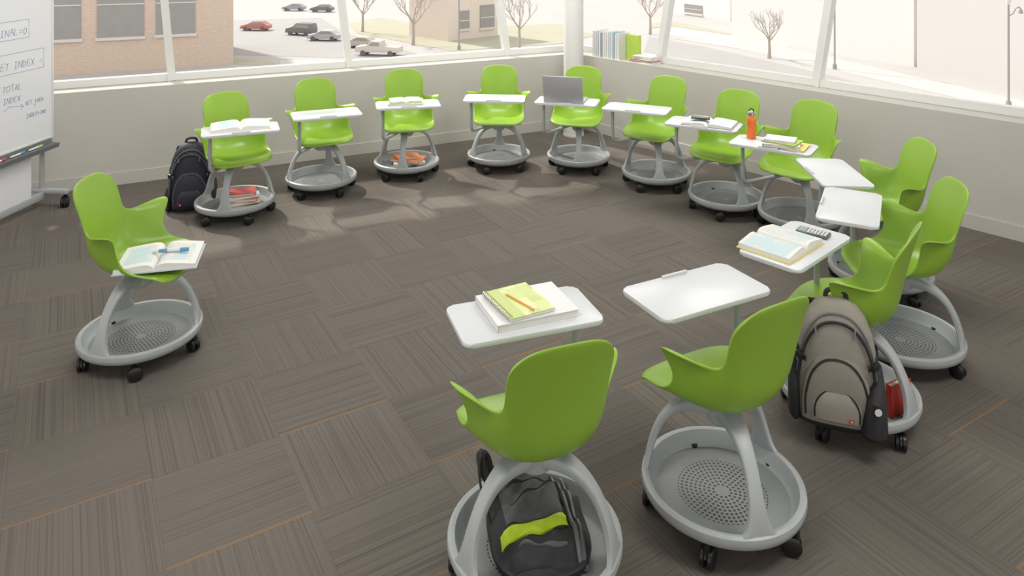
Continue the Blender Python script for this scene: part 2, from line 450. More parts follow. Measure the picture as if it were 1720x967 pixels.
def caster_mesh():
    m = MB()
    pts = [(0.034*math.cos(R(a)), .032+.034*math.sin(R(a))) for a in range(20, 181, 20)]+[(-.02, .036), (.02, .036)]
    m.profile(pts, -.0035, .0035)
    m.lathe([(0, .05), (.011, .05), (.011, .085), (0, .085)], 16, (.014, 0, 0))
    return m.mesh('caster', M['black'])
CASTER = caster_mesh()
DESK = MB().prism(rrect(.500, .270, .030), .658, .674, .005).mesh('desktop', M['white'])
LIP = MB().box((0, .127, .678), (.12, .009, .012), bev=.003).mesh('pen_stop', M['white'])
PLATE = MB().prism(rrect(.13, .10, .02), .646, .6582).mesh('mounting_plate', M['grey'])
GRP = 'green swivel chairs set in a ring'
chairs = {}
def chair(key, px, py, face, leg, desk, label):
    c = at(px, py, .11); c.z = 0
    rz = R(face-90)
    t = thing('swivel_chair', label, 'chair', c, rz, GRP)
    link('seat_shell', SHELL, t); link('seat_hub', HUB, t)
    rel = R(leg-face+90)
    tr = link('base_tray', TRAY, t, rz=rel); link('tray_dish', DISH, tr)
    for k in range(3): link('leg', LEG, t, rz=rel+2*PI*k/3)
    for k in range(5):
        a = rel+R(36)+2*PI*k/5
        w = link('caster', CASTER, t, (.243*math.cos(a), .243*math.sin(a), 0), random.uniform(0, 2*PI))
        link('caster_wheel', WHEEL, w)
    if desk:
        dx, dy, ang = desk   # ang: direction of the long axis towards the sitter's right hand
        dc = at(dx, dy, .67); dc.z = 0
        loc = Matrix.Rotation(-rz, 3, 'Z') @ (dc-c)
        ra = R(ang)-rz
        d = link('desktop', DESK, t, loc, ra); link('pen_stop', LIP, d)
        ax = Vector((math.cos(ra), math.sin(ra), 0)); post = loc+ax*.195
        link('mounting_plate', PLATE, t, post-ax*.02, ra)
        hd = Vector((post.x, post.y, 0)); ln = hd.length; hd.normalize(); z0 = .392
        path = [hd*.03+Vector((0, 0, z0)), hd*(ln-.06)+Vector((0, 0, z0)), hd*(ln-.025)+Vector((0, 0, z0+.006)), hd*(ln-.006)+Vector((0, 0, z0+.025)), Vector((post.x, post.y, z0+.06)), Vector((post.x, post.y, .56)), Vector((post.x, post.y, .649))]
        MB().tube(path, .0125, 12).build('desk_arm', M['grey'], t)
        chairs[key] = (dc, R(ang))
    return t
chair('1', 237, 553, 0, -105, None, 'green swivel chair alone at the left with a textbook open on its seat')
chair('2', 395, 335, -52, -85, (404, 217, 180+22), 'green chair beside the navy backpack, open book on its white desktop')
chair('3', 540, 296, -62, -150, (548, 191, 180+22), 'green chair with bare desktop between the navy backpack chair and the notebook chair')
chair('4', 683, 270, -76, -90, (685, 175, 180+12), 'green chair with orange books in its base tray and notebooks on desktop')
chair('5', 838, 258, -90, -150, (831, 165, 180-3), 'green chair with bare desktop just left of the laptop chair, facing straight out')
chair('6', 972, 260, -106, -95, (953, 170, 180-15), 'green chair in front of the white column with a laptop on its desktop')
chair('7', 1102, 287, -128, -95, (1070, 182, 180-24), 'green chair with bare desktop just right of the laptop chair')
chair('8', 1220, 327, -130, -80, (1182, 208, 180-28), 'green chair with an open book and dark phone on its desktop')
chair('9', 1343, 357, -138, -95, (1299, 243, 180-34), 'green chair with orange bottle and stacked books on its desktop')
chair('a', 1478, 450, 178, -110, (1399, 289, 86), 'green chair with bare desktop just in front of the orange bottle chair, near right wall')
chair('b', 1512, 558, 172, -155, (1428, 346, 62), 'green chair furthest right, bare desktop, empty perforated tray below')
chair('c', 1424, 650, 142, -172, (1337, 410, 43), 'green chair with taupe backpack in its tray and calculator on desktop')
chair('d', 1213, 808, 119, -80, (1170, 487, 27), 'foreground green chair seen from behind, bare desktop and empty tray')
chair('e', 898, 897, 110, -143, (880, 527, 19), 'foremost green chair seen from behind with dark lime-striped bag in its tray')

# ------------------------------------------------------------------ books and small things
DZ = .6745; TZ = .079
def book(p, rz, w, d, h, m, label, group=None, name='book'):
    t = thing(name, label, 'book', p, rz, group)
    b = MB(); c = .0025
    b.box((0, 0, c/2), (w, d, c)); b.box((0, 0, h-c/2), (w, d, c)); b.box((-w/2+c/2, 0, h/2), (c, d, h-.0002))
    b.build('cover', m, t, smooth=False)
    MB().box((.0, 0, h/2), (w-2*c-.006, d-.008, h-2*c)).build('pages', M['paper'], t, smooth=False)
    return t
def sbook(p, rz, th, d, h, m, label, group=None, name='book', lean=0):
    t = thing(name, label, 'book', p, rz, group); t.rotation_euler = (0, lean, rz)
    b = MB(); c = .0025
    b.box((-th/2+c/2, 0, h/2), (c, d, h)); b.box((th/2-c/2, 0, h/2), (c, d, h)); b.box((0, -d/2+c/2, h/2), (th-.0002, c, h))
    b.build('cover', m, t, smooth=False)
    MB().box((0, .0, h/2), (th-2*c, d-2*c-.006, h-.008)).build('pages', M['paper'], t, smooth=False)
    return t
def openbook(p, rz, W, D, h, m, label, group=None, rx=0):
    t = thing('open_book', label, 'book', p, rz, group, rx)
    MB().box((0, 0, .002), (W+.012, D+.012, .004)).build('cover', m, t, smooth=False)
    for s in (1, -1):
        top = []
        for k in range(13):
            x = W/2*k/12
            z = .0045+h*((1-math.exp(-x/.014))*(1-.62*(x/(W/2))**1.3)+.12)
            top.append((s*x, z))
        prof = [(0, .0042)]+top+[(s*W/2, .0042)]
        MB().profile(prof, -D/2, D/2).build('page_block', M['page'], t)
    return t
def pen(p0, p1, r, m, label, cat='pen', name='pen', capm=None):
    p0 = Vector(p0); p1 = Vector(p1); L = (p1-p0).length
    t = thing(name, label, cat, p0); t.rotation_euler = (p1-p0).to_track_quat('Z', 'Y').to_euler()
    MB().lathe([(0, .012), (r*.5, .0), (r, .016), (r, L*.9), (0, L*.9)], 12).build('barrel', m, t)
    MB().lathe([(0, L*.72), (r*1.25, L*.72), (r*1.2, L), (0, L)], 12).build('cap', capm or M['pink'], t)
    return t

# chair 1 seat
p = at(270, 436, .461); openbook(p, R(14), .345, .265, .030, M['pcover'], 'open textbook lying on the seat of the lone left chair')
mk = thing('marker', 'white and blue marker lying across the open textbook on left chair seat', 'marker', at(256, 422, .503))
d_ = at(316, 418, .503)-at(256, 422, .503); mk.rotation_euler = d_.to_track_quat('Z', 'Y').to_euler(); L_ = d_.length
MB().lathe([(0, 0), (.007, .002), (.008, .01), (.008, L_), (0, L_)], 14).build('barrel', M['wcover'], mk)
MB().lathe([(0, L_*.18), (.0084, L_*.18), (.0084, L_*.42), (0, L_*.42)], 14).build('colour_band', M['blue'], mk)
MB().lathe([(0, L_*.78), (.0092, L_*.78), (.0088, L_+.002), (0, L_+.002)], 14).build('cap', M['blue'], mk)
# chair 2
p = at(404, 213, DZ); openbook(p, chairs['2'][1]+PI, .38, .235, .024, M['cream'], 'open book on the desktop above the navy backpack')
g = 'books in the tray beside the navy backpack'
p = at(404, 343, TZ); z = p.z
for k, (cm, w, d, h, a, lb) in enumerate((('brown', .26, .20, .022, 20, 'brown book, bottom of the pile in the tray beside navy backpack'), ('wcover', .25, .19, .020, 30, 'white book second from bottom of pile in tray beside navy backpack'), ('orangec', .24, .18, .018, 12, 'orange book third up the pile in the tray beside navy backpack'), ('pcover', .23, .17, .018, 34, 'pale blue book fourth up the pile in tray beside navy backpack'), ('red', .20, .15, .016, 18, 'red book on top of the pile in the tray beside navy backpack'))):
    book((p.x, p.y, z), R(a), w, d, h, M[cm], lb, g); z += h+.0004
# chair 4
p = at(682, 173, DZ)
book(p, R(8), .27, .20, .016, M['cream'], 'cream book under the open pale notebook on desktop over orange books')
openbook(p+Vector((-.005, 0, .0165)), R(14), .24, .17, .012, M['lgreen'], 'open pale notebook with green cover on desktop above orange books')
p = at(686, 272, TZ)
g = 'orange books in a chair tray'
book(p, R(15), .26, .20, .02, M['cream'], 'cream book lying under the orange books in a chair tray', g)
book(p+Vector((0, 0, .0205)), R(-20), .25, .19, .018, M['orangec'], 'wider orange book in the middle of the pile in chair tray', g)
book(p+Vector((-.01, .0, .039)), R(25), .20, .15, .016, M['orangec'], 'small orange book topmost of the pile in a chair tray', g)
# chair 6 laptop
dc, da = chairs['6']
lp = thing('laptop', 'open grey laptop on the desktop before the white column', 'laptop', (dc.x-.01, dc.y+.01, DZ), da)
MB().box((0, 0, .008), (.32, .215, .015), bev=.003).build('base', M['laptop'], lp)
MB().box((0, -.02, .0157), (.27, .10, .001)).build('keyboard', M['screen'], lp, smooth=False)
lidm = Matrix.Translation((0, .107, .012)) @ Matrix.Rotation(R(-14), 4, 'X')
lid = MB().box((0, 0, .108), (.32, .008, .215), bev=.003).xf(lidm).build('lid', M['laptop'], lp)
MB().box((0, -.0045, .108), (.30, .001, .19)).xf(lidm).build('screen', M['screen'], lid, smooth=False)
# chair 8
dc, da = chairs['8']
p = at(1192, 208, DZ); openbook(p, da+PI, .34, .22, .022, M['gcover'], 'open book on a desktop left of the orange bottle')
q = at(1177, 199, .712)
ph = thing('phone', 'dark phone lying on the open book left of the orange bottle', 'phone', q, da+R(8))
MB().box((0, 0, .005), (.13, .065, .009), bev=.004).build('body', M['black'], ph); MB().box((0, 0, .0099), (.11, .055, .0006)).build('screen', M['screen'], ph, smooth=False)
# chair 9
b = at(1262, 232, DZ)
bt = thing('water_bottle', 'translucent orange water bottle with steel cap on a desktop', 'bottle', b)
MB().lathe([(0, 0), (.027, 0), (.030, .006), (.030, .055), (.0275, .065), (.0275, .085), (.030, .095), (.030, .125), (.025, .142), (.019, .150), (0, .150)], 32).build('body', M['orange'], bt)
cp = MB().lathe([(0, .1505), (.022, .1505), (.022, .170), (.018, .175), (0, .175)], 32).build('cap', M['steel'], bt)
MB().tube([(.015*math.cos(R(a)), 0, .175+.018*math.sin(R(a))) for a in range(0, 181, 15)], .0035, 8).build('carry_loop', M['black'], cp)
g = 'books stacked beside the orange bottle'
p = at(1318, 246, DZ); z = DZ
for cm, w, d, h, a, ox, lb in (('yellow', .24, .18, .012, -34, .015, 'yellow book, bottom of the stack beside the orange bottle'), ('wcover', .22, .17, .018, -22, -.02, 'white book second from bottom of the stack beside orange bottle'), ('lgreen', .21, .16, .008, -40, -.015, 'thin green book third up the stack beside orange bottle'), ('paper', .18, .13, .014, -28, -.025, 'off-white book on top of the stack beside orange bottle')):
    book((p.x+ox, p.y, z), R(a), w, d, h, M[cm], lb, g); z += h+.0004
# chair c
p = at(1311, 412, DZ); openbook(p, R(43), .295, .225, .032, M['yellow'], 'thick open textbook on the desktop above the taupe backpack')
q = at(1366, 393, DZ)
cal = thing('calculator', 'dark handheld calculator beside the thick open textbook on desktop', 'calculator', q, R(-38))
MB().box((0, 0, .007), (.135, .068, .013), bev=.004).build('body', M['dcover'], cal)
MB().box((-.044, 0, .0138), (.034, .05, .001)).build('display', M['gcover'], cal, smooth=False)
kb = MB()
for i in range(6):
    for j in range(4): kb.box((-.016+i*.0142, -.022+j*.0148, .0142), (.0095, .010, .003))
kb.build('keypad', M['wcover'], cal, smooth=False)
# chair e
p = at(884, 519, DZ)
book(p, R(22), .300, .225, .024, M['wcover'], 'thick white book lying beneath the green spiral notebook')
q = at(871, 509, .6992)
nb = thing('spiral_notebook', 'green checkered spiral notebook on the white book in foreground', 'notebook', (q.x, q.y, .6989), R(-62))
MB().box((0, 0, .006), (.21, .168, .010)).build('pages', M['paper'], nb, smooth=False)
MB().box((0, .0, .0118), (.213, .172, .0014)).build('cover', M['check'], nb, smooth=False)
co = MB()
for k in range(18):
    x = -.098+.196*k/17
    co.tube([(x, -.084+.009*math.cos(R(a)), .0112+.009*math.sin(R(a))) for a in range(0, 360, 40)], .0014, 6, closed=True)
co.build('wire_coil', M['steel'], nb)
pn = thing('pencil', 'orange pencil lying on the green checkered spiral notebook', 'pencil', at(846, 491, .7150))
d_ = at(889, 515, .7150)-at(846, 491, .7150); pn.rotation_euler = d_.to_track_quat('Z', 'Y').to_euler()
Lp = .16
MB().lathe([(0, .018), (.0033, .018), (.0033, Lp-.016), (0, Lp-.016)], 6).build('barrel', M['orangep'], pn)
MB().lathe([(0, 0), (.0033, .0178), (0, .0178)], 8).build('tip', M['cream'], pn)
MB().lathe([(0, Lp-.0158), (.0035, Lp-.0158), (.0035, Lp), (0, Lp)], 10).build('eraser', M['pink'], pn)
# sill books
rzR = math.atan2(nR.y, nR.x)-PI/2
g = 'books standing on the window sill'
cols = [('wcover','white'),('wcover','white'),('pcover','pale blue'),('wcover','white'),('gcover','grey'),('wcover','white'),('cream','cream'),('wcover','white'),('pcover','pale blue'),('wcover','white'),('teal','grey-teal'),('wcover','white'),('wcover','white')]
ords = ['first','second','third','fourth','fifth','sixth','seventh','eighth','ninth','tenth','eleventh','twelfth','thirteenth']
s = .235
for k, (cm, cn) in enumerate(cols):
    th = (.026, .022, .030, .024, .028, .026, .022, .030, .026, .024, .028, .026, .030)[k]; hh = (.26, .255, .27, .265, .25, .27, .26, .27, .262, .258, .27, .255, .265)[k]
    pp = K+dR*(s+th/2)+nR*.105
    sbook((pp.x, pp.y, SILL), rzR, th, .165, hh, M[cm], '%s book standing on the sill, %s from the column' % (cn, ords[k]), g)
    s += th+.001
pp = K+dR*(s+.085)+nR*.145
sbook((pp.x, pp.y, SILL), rzR+PI/2, .035, .16, .25, M['lgreen'], 'bright green book standing face out at the end of sill books')
z = SILL
for cm, w, h, a, lb in (('wcover', .30, .022, 0, 'white book, bottom of the flat pile on the sill'), ('red', .26, .014, 6, 'red book, second up the flat pile on the sill'), ('cream', .25, .02, -5, 'cream book, third up the flat pile on the sill'), ('wcover', .22, .014, 4, 'white book on top of the flat pile on the sill')):
    pp = K+dR*.87+nR*.062
    book((pp.x+.01, pp.y, z), math.atan2(dR.y, dR.x)+R(a), w, .12, h, M[cm], lb, 'books lying flat on the window sill'); z += h+.0004

# ------------------------------------------------------------------ backpacks
def backpack(p, rz, rx, w, d, h, m, m2, label, side=.36, pipe='blk', straps=False, pouch=0, emb=-.16):
    t = thing('backpack', label, 'backpack', p, rz, None, rx)
    MB().loft([(0,0,0,w*.42,d*.38),(0,0,.012,w*.47,d*.46),(0,0,h*.12,w*.50,d*.5),(0,0,h*.35,w*.495,d*.5),(0,0,h*.55,w*.465,d*.48),(0,-.01*d,h*.74,w*.41,d*.43),(0,-.02*d,h*.87,w*.335,d*.36),(0,-.04*d,h*.95,w*.24,d*.26),(0,-.05*d,h*.988,w*.14,d*.15),(0,-.05*d,h,w*.05,d*.05)], 40, 2.6).build('body', m, t)
    MB().loft([(0,0,-.001,w*.42,d*.40),(0,0,.012,w*.485,d*.49),(0,0,h*.055,w*.507,d*.515),(0,0,h*.075,w*.50,d*.50)], 40, 2.8).build('bottom_panel', M['blk'], t)
    MB().loft([(0,d*.36,h*.05,w*.34,d*.10),(0,d*.38,h*.08,w*.40,d*.24),(0,d*.40,h*.25,w*.40,d*.27),(0,d*.40,h*.44,w*.35,d*.24),(0,d*.37,h*.56,w*.25,d*.17),(0,d*.34,h*.62,w*.11,d*.08)], 32, 3).build('front_pocket', m2, t)
    MB().loft([(0,d*.50,h*.10,w*.22,d*.12),(0,d*.53,h*.13,w*.29,d*.20),(0,d*.54,h*.25,w*.28,d*.21),(0,d*.50,h*.34,w*.23,d*.17),(0,d*.47,h*.37,w*.1,d*.1)], 28, 3).build('small_pocket', m, t)
    def arch(sx, z0, z1, y, yb):
        return catmull([(-sx, yb, z0), (-sx*1.0, y, z0+(z1-z0)*.35), (-sx*.82, y, z0+(z1-z0)*.72), (-sx*.46, y*.93, z0+(z1-z0)*.94), (0, y*.9, z1), (sx*.46, y*.93, z0+(z1-z0)*.94), (sx*.82, y, z0+(z1-z0)*.72), (sx*1.0, y, z0+(z1-z0)*.35), (sx, yb, z0)], 4)
    MB().tube(arch(w*.44, h*.10, h*.86, d*.42, d*.40), .0055, 8).build('zipper', M[pipe], t)
    MB().tube(arch(w*.455, h*.10, h*.92, d*.34, d*.36), .0035, 8).build('zipper', M['sgrey'], t)
    MB().tube(arch(w*.35, h*.12, h*.585, d*.57, d*.55), .0045, 8).build('pocket_zipper', M[pipe], t)
    MB().tube(arch(w*.25, h*.14, h*.36, d*.68, d*.68), .0035, 8).build('pocket_zipper', M[pipe], t)
    for sx in (-1, 1):
        e_ = pouch if sx < 0 else 0
        MB().loft([(sx*w*(.465-e_*.2),e_*d*.4,h*.02,w*(.05+e_*.2),d*(.40+e_*.5)),(sx*w*(.48-e_*.2),(.04+e_*.4)*d,h*.08,w*(.075+e_*.25),d*(.50+e_*.55)),(sx*w*(.485-e_*.15),(.03+e_*.35)*d,h*side*.72,w*(.07+e_*.15),d*(.47+e_*.45)),(sx*w*.48,-.05*d,h*side,w*.05,d*.36),(sx*w*.46,-.08*d,h*side*1.1,w*.02,d*.2)], 28, 3).build('side_pocket', M['blk'], t)
        MB().sweep(catmull([(sx*w*.2,-d*.30,h*.91),(sx*w*.28,-d*.58,h*.83),(sx*w*.33,-d*.62,h*.5),(sx*w*.38,-d*.52,h*.15)], 4), (1, 0, 0), [.05]*13, [.012]*13).build('shoulder_strap', M['blk'], t)
        MB().sweep(catmull([(sx*w*.465,-d*.30,h*.60),(sx*w*.468,d*.05,h*.60),(sx*w*.44,d*.36,h*.57),(sx*w*.35,d*.50,h*.55)], 4), (0, 0, 1), [.020]*13, [.006]*13).build('compression_strap', M['sgrey'] if straps else M['blk'], t)
        MB().box((sx*w*.42, d*.43, h*.565), (.032, .02, .028), rz=-sx*.9, bev=.004).build('buckle', M['black'], t)
    for sx in (-.2, .24):
        MB().tube([(sx*w, d*.43, h*(.83 if sx < 0 else .81)), (sx*w, d*.48, h*.76)], .004, 6).build('zipper_pull', M['sgrey'], t)
    MB().tube(catmull([(-w*.12,-d*.1,h*.97),(-w*.1,-d*.12,h*1.03),(0,-d*.12,h*1.05),(w*.1,-d*.12,h*1.03),(w*.12,-d*.1,h*.97)], 4), .009, 10).build('handle', M['blk'], t)
    e = MB().box((w*emb, d*.745, h*.16), (.016, .003, .014), bev=.001).build('emblem', M['emred'], t)
    MB().box((w*emb, d*.747, h*.16), (.009, .003, .0028)).box((w*emb, d*.747, h*.16), (.0028, .0031, .009)).build('emblem_cross', M['wcover'], e, smooth=False)
    return t
p = at(322, 347, 0)
nv = backpack(p+Vector((0, 0, .002)), R(198), R(-4), .32, .20, .485, M['navy'], M['navy'], 'dark navy backpack standing beside a chair near the whiteboard', pipe='dgrey', straps=True, emb=.2)
p = at(1403, 704, TZ+.006)
t_ = backpack(p, R(160), R(-4), .315, .15, .495, M['taupe'], M['taupe2'], 'taupe backpack with black trim standing in a chair tray', .46, pouch=.35)
bd = MB().lathe([(0, 0), (.013, 0), (.013, .004), (0, .004)], 20); bd.xf(Matrix.Rotation(R(-90), 4, 'X')); bd.xf(Matrix.Rotation(R(18), 4, 'Z')); bd.build('round_badge', M['wcover'], t_, loc=(-.138, .124, .145))
q = at(1509, 692, TZ+.003)
sbook(q, R(-62), .024, .12, .125, M['red'], 'small red book standing beside the taupe backpack in tray')
# dark bag in tray of foremost chair
p = at(903, 905, TZ+.001)
bg = thing('shoulder_bag', 'slumped black and grey bag with lime stripe in foremost chair tray', 'bag', p, R(10))
BA, BB, BE = .158, .185, 2.8
def rho(x, y): return (abs(x/BA)**BE+abs(y/BB)**BE)**(1/BE)
def bz(x, y):
    r = min(1.0, rho(x, y))
    return .035+.085*(1-r**2.3)+.010*math.sin(31*x+17*y)+.009*math.sin(47*y-13*x+1)+.006*math.sin(80*x-60*y)+.004*math.sin(120*y+70*x)+.028*(y/BB)
mb = MB(); rr = []
for q_, zz in ((.90, 0), (.98, .012), (1.0, .03)):
    ring = []
    for k in range(64):
        a = 2*PI*k/64; x = BA*math.copysign(abs(math.cos(a))**(2/BE), math.cos(a)); y = BB*math.copysign(abs(math.sin(a))**(2/BE), math.sin(a))
        ring.append(Vector((x*q_, y*q_, zz)))
    rr.append(ring)
for q_ in (.985, .95, .9, .82, .74, .65, .55, .45, .35, .25, .15, .03):
    ring = []
    for k in range(64):
        a = 2*PI*k/64; x = q_*BA*math.copysign(abs(math.cos(a))**(2/BE), math.cos(a)); y = q_*BB*math.copysign(abs(math.sin(a))**(2/BE), math.sin(a))
        ring.append(Vector((x, y, max(.032, bz(x, y)))))
    rr.append(ring)
mb.rings(rr).build('body', M['blk'], bg)
def sheet(fx, u0, u1, v0, v1, off, nu=18, nv=18):
    m_ = MB(); g_ = []; lo = []
    for i in range(nu+1):
        ra, rb = [], []
        for j in range(nv+1):
            x, y = fx(u0+(u1-u0)*i/nu, v0+(v1-v0)*j/nv)
            ed = min(i, nu-i, j, nv-j); o_ = off if ed > 0 else off*.35
            ra.append(m_.bm.verts.new((x, y, bz(x, y)+o_))); rb.append(m_.bm.verts.new((x, y, bz(x, y)-.006)))
        g_.append(ra); lo.append(rb)
    for i in range(nu):
        for j in range(nv):
            m_.bm.faces.new((g_[i][j], g_[i+1][j], g_[i+1][j+1], g_[i][j+1])); m_.bm.faces.new((lo[i][j], lo[i][j+1], lo[i+1][j+1], lo[i+1][j]))
    for i in range(nu):
        for j in (0, nv): m_.bm.faces.new((g_[i][j], g_[i+1][j], lo[i+1][j], lo[i][j]))
    for j in range(nv):
        for i in (0, nu): m_.bm.faces.new((g_[i][j], g_[i][j+1], lo[i][j+1], lo[i][j]))
    return m_
idn = lambda u, v: (u, v)
sheet(idn, -.108, .070, -.045, .155, .008).build('flap', M['dgrey'], bg)
sheet(lambda u, v: (u, v+.04*u), -.128, .080, -.082, -.050, .011).build('reflective_stripe', M['lime'], bg)
sheet(idn, -.11, .095, -.160, -.088, .007).build('front_pocket', M['blk'], bg)
sheet(lambda u, v: (u, v-.05*u), -.085, .07, -.122, -.116, .011).build('zipper', M['dgrey'], bg)
sheet(lambda u, v: (u, v+.06*u), -.09, .06, .03, .036, .011).build('seam', M['blk'], bg)
sheet(lambda u, v: (u, v-.10*u), -.09, .055, .085, .091, .011).build('seam', M['blk'], bg)
for x0 in (.072, .108):
    sheet(lambda u, v, x0=x0: (x0+u+.10*(.16-v)*(.3 if x0 > .1 else 1), v), -.008, .008, -.15, .155, .016, 4, 16).build('strap', M['sgrey'], bg)
MB().tube(catmull([(-.11, .12, .08), (-.15, .13, .13), (-.16, .165, .17), (-.135, .19, .14), (-.12, .15, .08)], 5), .015, 8).build('carry_handle', M['blk'], bg)
MB().sweep(catmull([(-.09, .15, .08), (-.13, .20, .12), (-.16, .16, .18), (-.17, .10, .13), (-.15, .02, .06)], 5), (0, 1, .2), [.035]*21, [.008]*21).build('shoulder_strap', M['blk'], bg)

# ------------------------------------------------------------------ mobile whiteboard
bd_d = Vector((.11, .994, 0)).normalized(); far = Vector((-3.455, 5.58, 0)); bl = 1.8
near = far-bd_d*bl
wb = thing('mobile_whiteboard', 'mobile whiteboard with handwritten notes on a castered grey stand', 'whiteboard', near, math.atan2(bd_d.y, bd_d.x))
# local: +X along the board away from the camera, -Y faces the room
MB().box((bl/2, 0, 1.19), (bl-.01, .022, 1.38)).build('board_panel', M['board'], wb, smooth=False)
fr = MB()
for z in (.50, 1.885): fr.box((bl/2, 0, z), (bl+.01, .032, .018), bev=.003)
for x in (0, bl): fr.box((x, 0, 1.19), (.018, .032, 1.40), bev=.003)
fr.build('frame', M['sill'], wb)
MB().box((bl/2-.06, .0, .265), (bl-.30, .018, .34)).build('lower_panel', M['board'], wb, smooth=False)
MB().profile([(-.085, .462), (-.08, .430), (-.012, .425), (-.012, .490), (-.02, .490), (-.024, .462)], 0, bl-.02).xf(Matrix.Rotation(R(90), 4, 'Z') @ Matrix.Diagonal((1, -1, 1, 1))).build('pen_tray', M['greyd'], wb, smooth=False)
MB().box((bl/2, .0, .085), (bl-.1, .03, .05), bev=.004).build('rail', M['grey'], wb)
for x in (.07, bl-.07):
    MB().box((x, .019, .80), (.045, .014, 1.44), bev=.003).build('post', M['grey'], wb)
    MB().box((x, 0, .115), (.05, .38, .035), bev=.008).build('foot', M['grey'], wb)
    for y in (-.165, .165):
        w = link('caster', CASTER, wb, (x, y, 0), .5); w.scale = (1.25, 1.25, 1.25); link('caster_wheel', WHEEL, w)
def arc(cx, cy, rx, ry, a0, a1, n=10): return [(cx+rx*math.cos(R(a0+(a1-a0)*k/n)), cy+ry*math.sin(R(a0+(a1-a0)*k/n))) for k in range(n+1)]
GLY = {'F': [[(0,0),(0,1),(.65,1.02)],[(0,.52),(.5,.55)]], 'I': [[(.3,0),(.3,1)],[(.08,1),(.55,1.02)],[(.05,0),(.55,.02)]], 'N': [[(0,0),(.03,1),(.62,0),(.65,1.03)]],
 'A': [[(0,0),(.36,1.03),(.7,0)],[(.15,.38),(.58,.4)]], 'L': [[(.05,1),(.02,0),(.6,.03)]], '=': [[(.05,.66),(.6,.69)],[(.05,.33),(.6,.36)]], '0': [arc(.33,.5,.3,.5,80,440,14)],
 'O': [arc(.35,.5,.34,.48,90,450,14)], 'S': [arc(.33,.75,.27,.25,30,270,8)+arc(.33,.25,.28,.25,90,-150,8)], 'E': [[(.6,1.02),(.03,1),(0,0),(.6,.02)],[(.03,.52),(.5,.54)]],
 'T': [[(.35,0),(.35,1)],[(0,1),(.72,1.03)]], 'D': [[(.02,0),(.02,1)]+arc(.05,.5,.6,.5,90,-90,9)], 'X': [[(0,0),(.62,1)],[(.02,1),(.62,0)]], 'B': [[(0,0),(.02,1)]+arc(.05,.76,.42,.24,90,-90,7)+arc(.05,.26,.52,.26,90,-90,7)],
 'Y': [[(0,1),(.32,.5),(.66,1.02)],[(.32,.5),(.28,0)]], '+': [[(.05,.45),(.6,.47)],[(.33,.75),(.32,.15)]]}
rw = random.Random(4)
def text(s_, px, py, h, r_=.0016):
    t_, z_ = onwall(px, py, near, bd_d)
    adv = .86*h; x = t_-adv*len(s_); m_ = MB()
    for ch in s_:
        if ch != ' ':
            dy = rw.uniform(-.06, .06)*h; k = rw.uniform(.9, 1.08)
            for st in GLY[ch]:
                pts = [Vector((x+(a*k+.12*b)*h, -.0118, z_+dy+b*h*k)) for a, b in st]
                m_.tube(pts, r_, 6)
        x += adv
    m_.build('handwriting', M['ink'], wb)
text('FINAL=0', 44, 56, .048); text('SET INDEX =', 70, 105, .046); text('= TOTAL', 35, 149, .042)
text('BY INDEX', 33, 168, .038); text('SET INDX', 71, 168, .026, .0015); text('=', 58, 178, .026, .0015); text('INDEX+ONE', 76, 188, .026, .0015)
def ring_(px0, px1, pya, pyb):
    t1, z1 = onwall(px1, pya, near, bd_d); t1b, z0 = onwall(px1, pyb, near, bd_d)
    t0, _ = onwall(px0, pya, near, bd_d)
    MB().tube([(t0, -.0118, z0), (t1, -.0118, z0), (t1, -.0118, z1), (t0, -.0118, z1)], .0013, 6, closed=True).build('handwriting', M['ink'], wb)
ring_(-60, 46, 32, 62); ring_(-60, 71, 80, 112)
ta, za = onwall(3, 186, near, bd_d); tb, zb = onwall(37, 178, near, bd_d)
MB().tube([(ta, -.0118, za-.01), (ta+.05, -.0118, za+.015), (tb, -.0118, zb)], .0013, 6).tube([(tb-.025, -.0118, zb+.02), (tb, -.0118, zb), (tb-.025, -.0118, zb-.02)], .0013, 6).build('handwriting', M['ink'], wb)
for k, (cm, lb) in enumerate((('red', 'red marker lying on the whiteboard pen tray'), ('blue', 'blue marker lying on the whiteboard pen tray'), ('lgreen', 'green marker lying on the whiteboard pen tray'))):
    a = near+bd_d*(bl-.62+.17*k)+Vector((bd_d.y, -bd_d.x, 0))*.045+Vector((0, 0, .471))
    pen(a, a+bd_d*.13, .007, M['wcover'], lb, 'marker', name='marker', capm=M[cm])

# ------------------------------------------------------------------ outdoors
gq = MB().box((0, 150, GZ-.25), (700, 400, .5)); struct(gq.build('ground', M['ground'], smooth=False))
def flat(name, pts, m, z):
    struct(MB().prism([at(x, y, GZ).xy for x, y in pts], GZ+.0, GZ+z).build(name, m, smooth=False))
flat('lawn', [(585, 40), (600, 56), (760, 86), (940, 74), (1000, 60), (940, 40), (740, 48), (640, 30)], M['lawn'], .05)
flat('lawn', [(392, 108), (470, 112), (455, 104), (392, 98)], M['lawn'], .05)
flat('street', [(392, 92), (585, 98), (640, 96), (700, 90), (600, 62), (560, 44), (540, 30), (392, 34)], M['street'], .03)
flat('street', [(1080, 92), (1160, 112), (1400, 168), (1720, 260), (1720, 215), (1400, 128), (1180, 78), (1090, 62)], M['street'], .03)
flat('sidewalk', [(470, 112), (585, 112), (945, 82), (945, 76), (585, 102), (470, 102)], M['walk'], .06)
flat('sidewalk', [(1110, 62), (1240, 82), (1720, 190), (1760, 180), (1260, 66), (1130, 45)], M['walk'], .06)
flat('lawn', [(1090, 48), (1130, 44), (1260, 64), (1400, 92), (1380, 86), (1228, 56), (1130, 36), (1090, 40)], M['lawn'], .05)
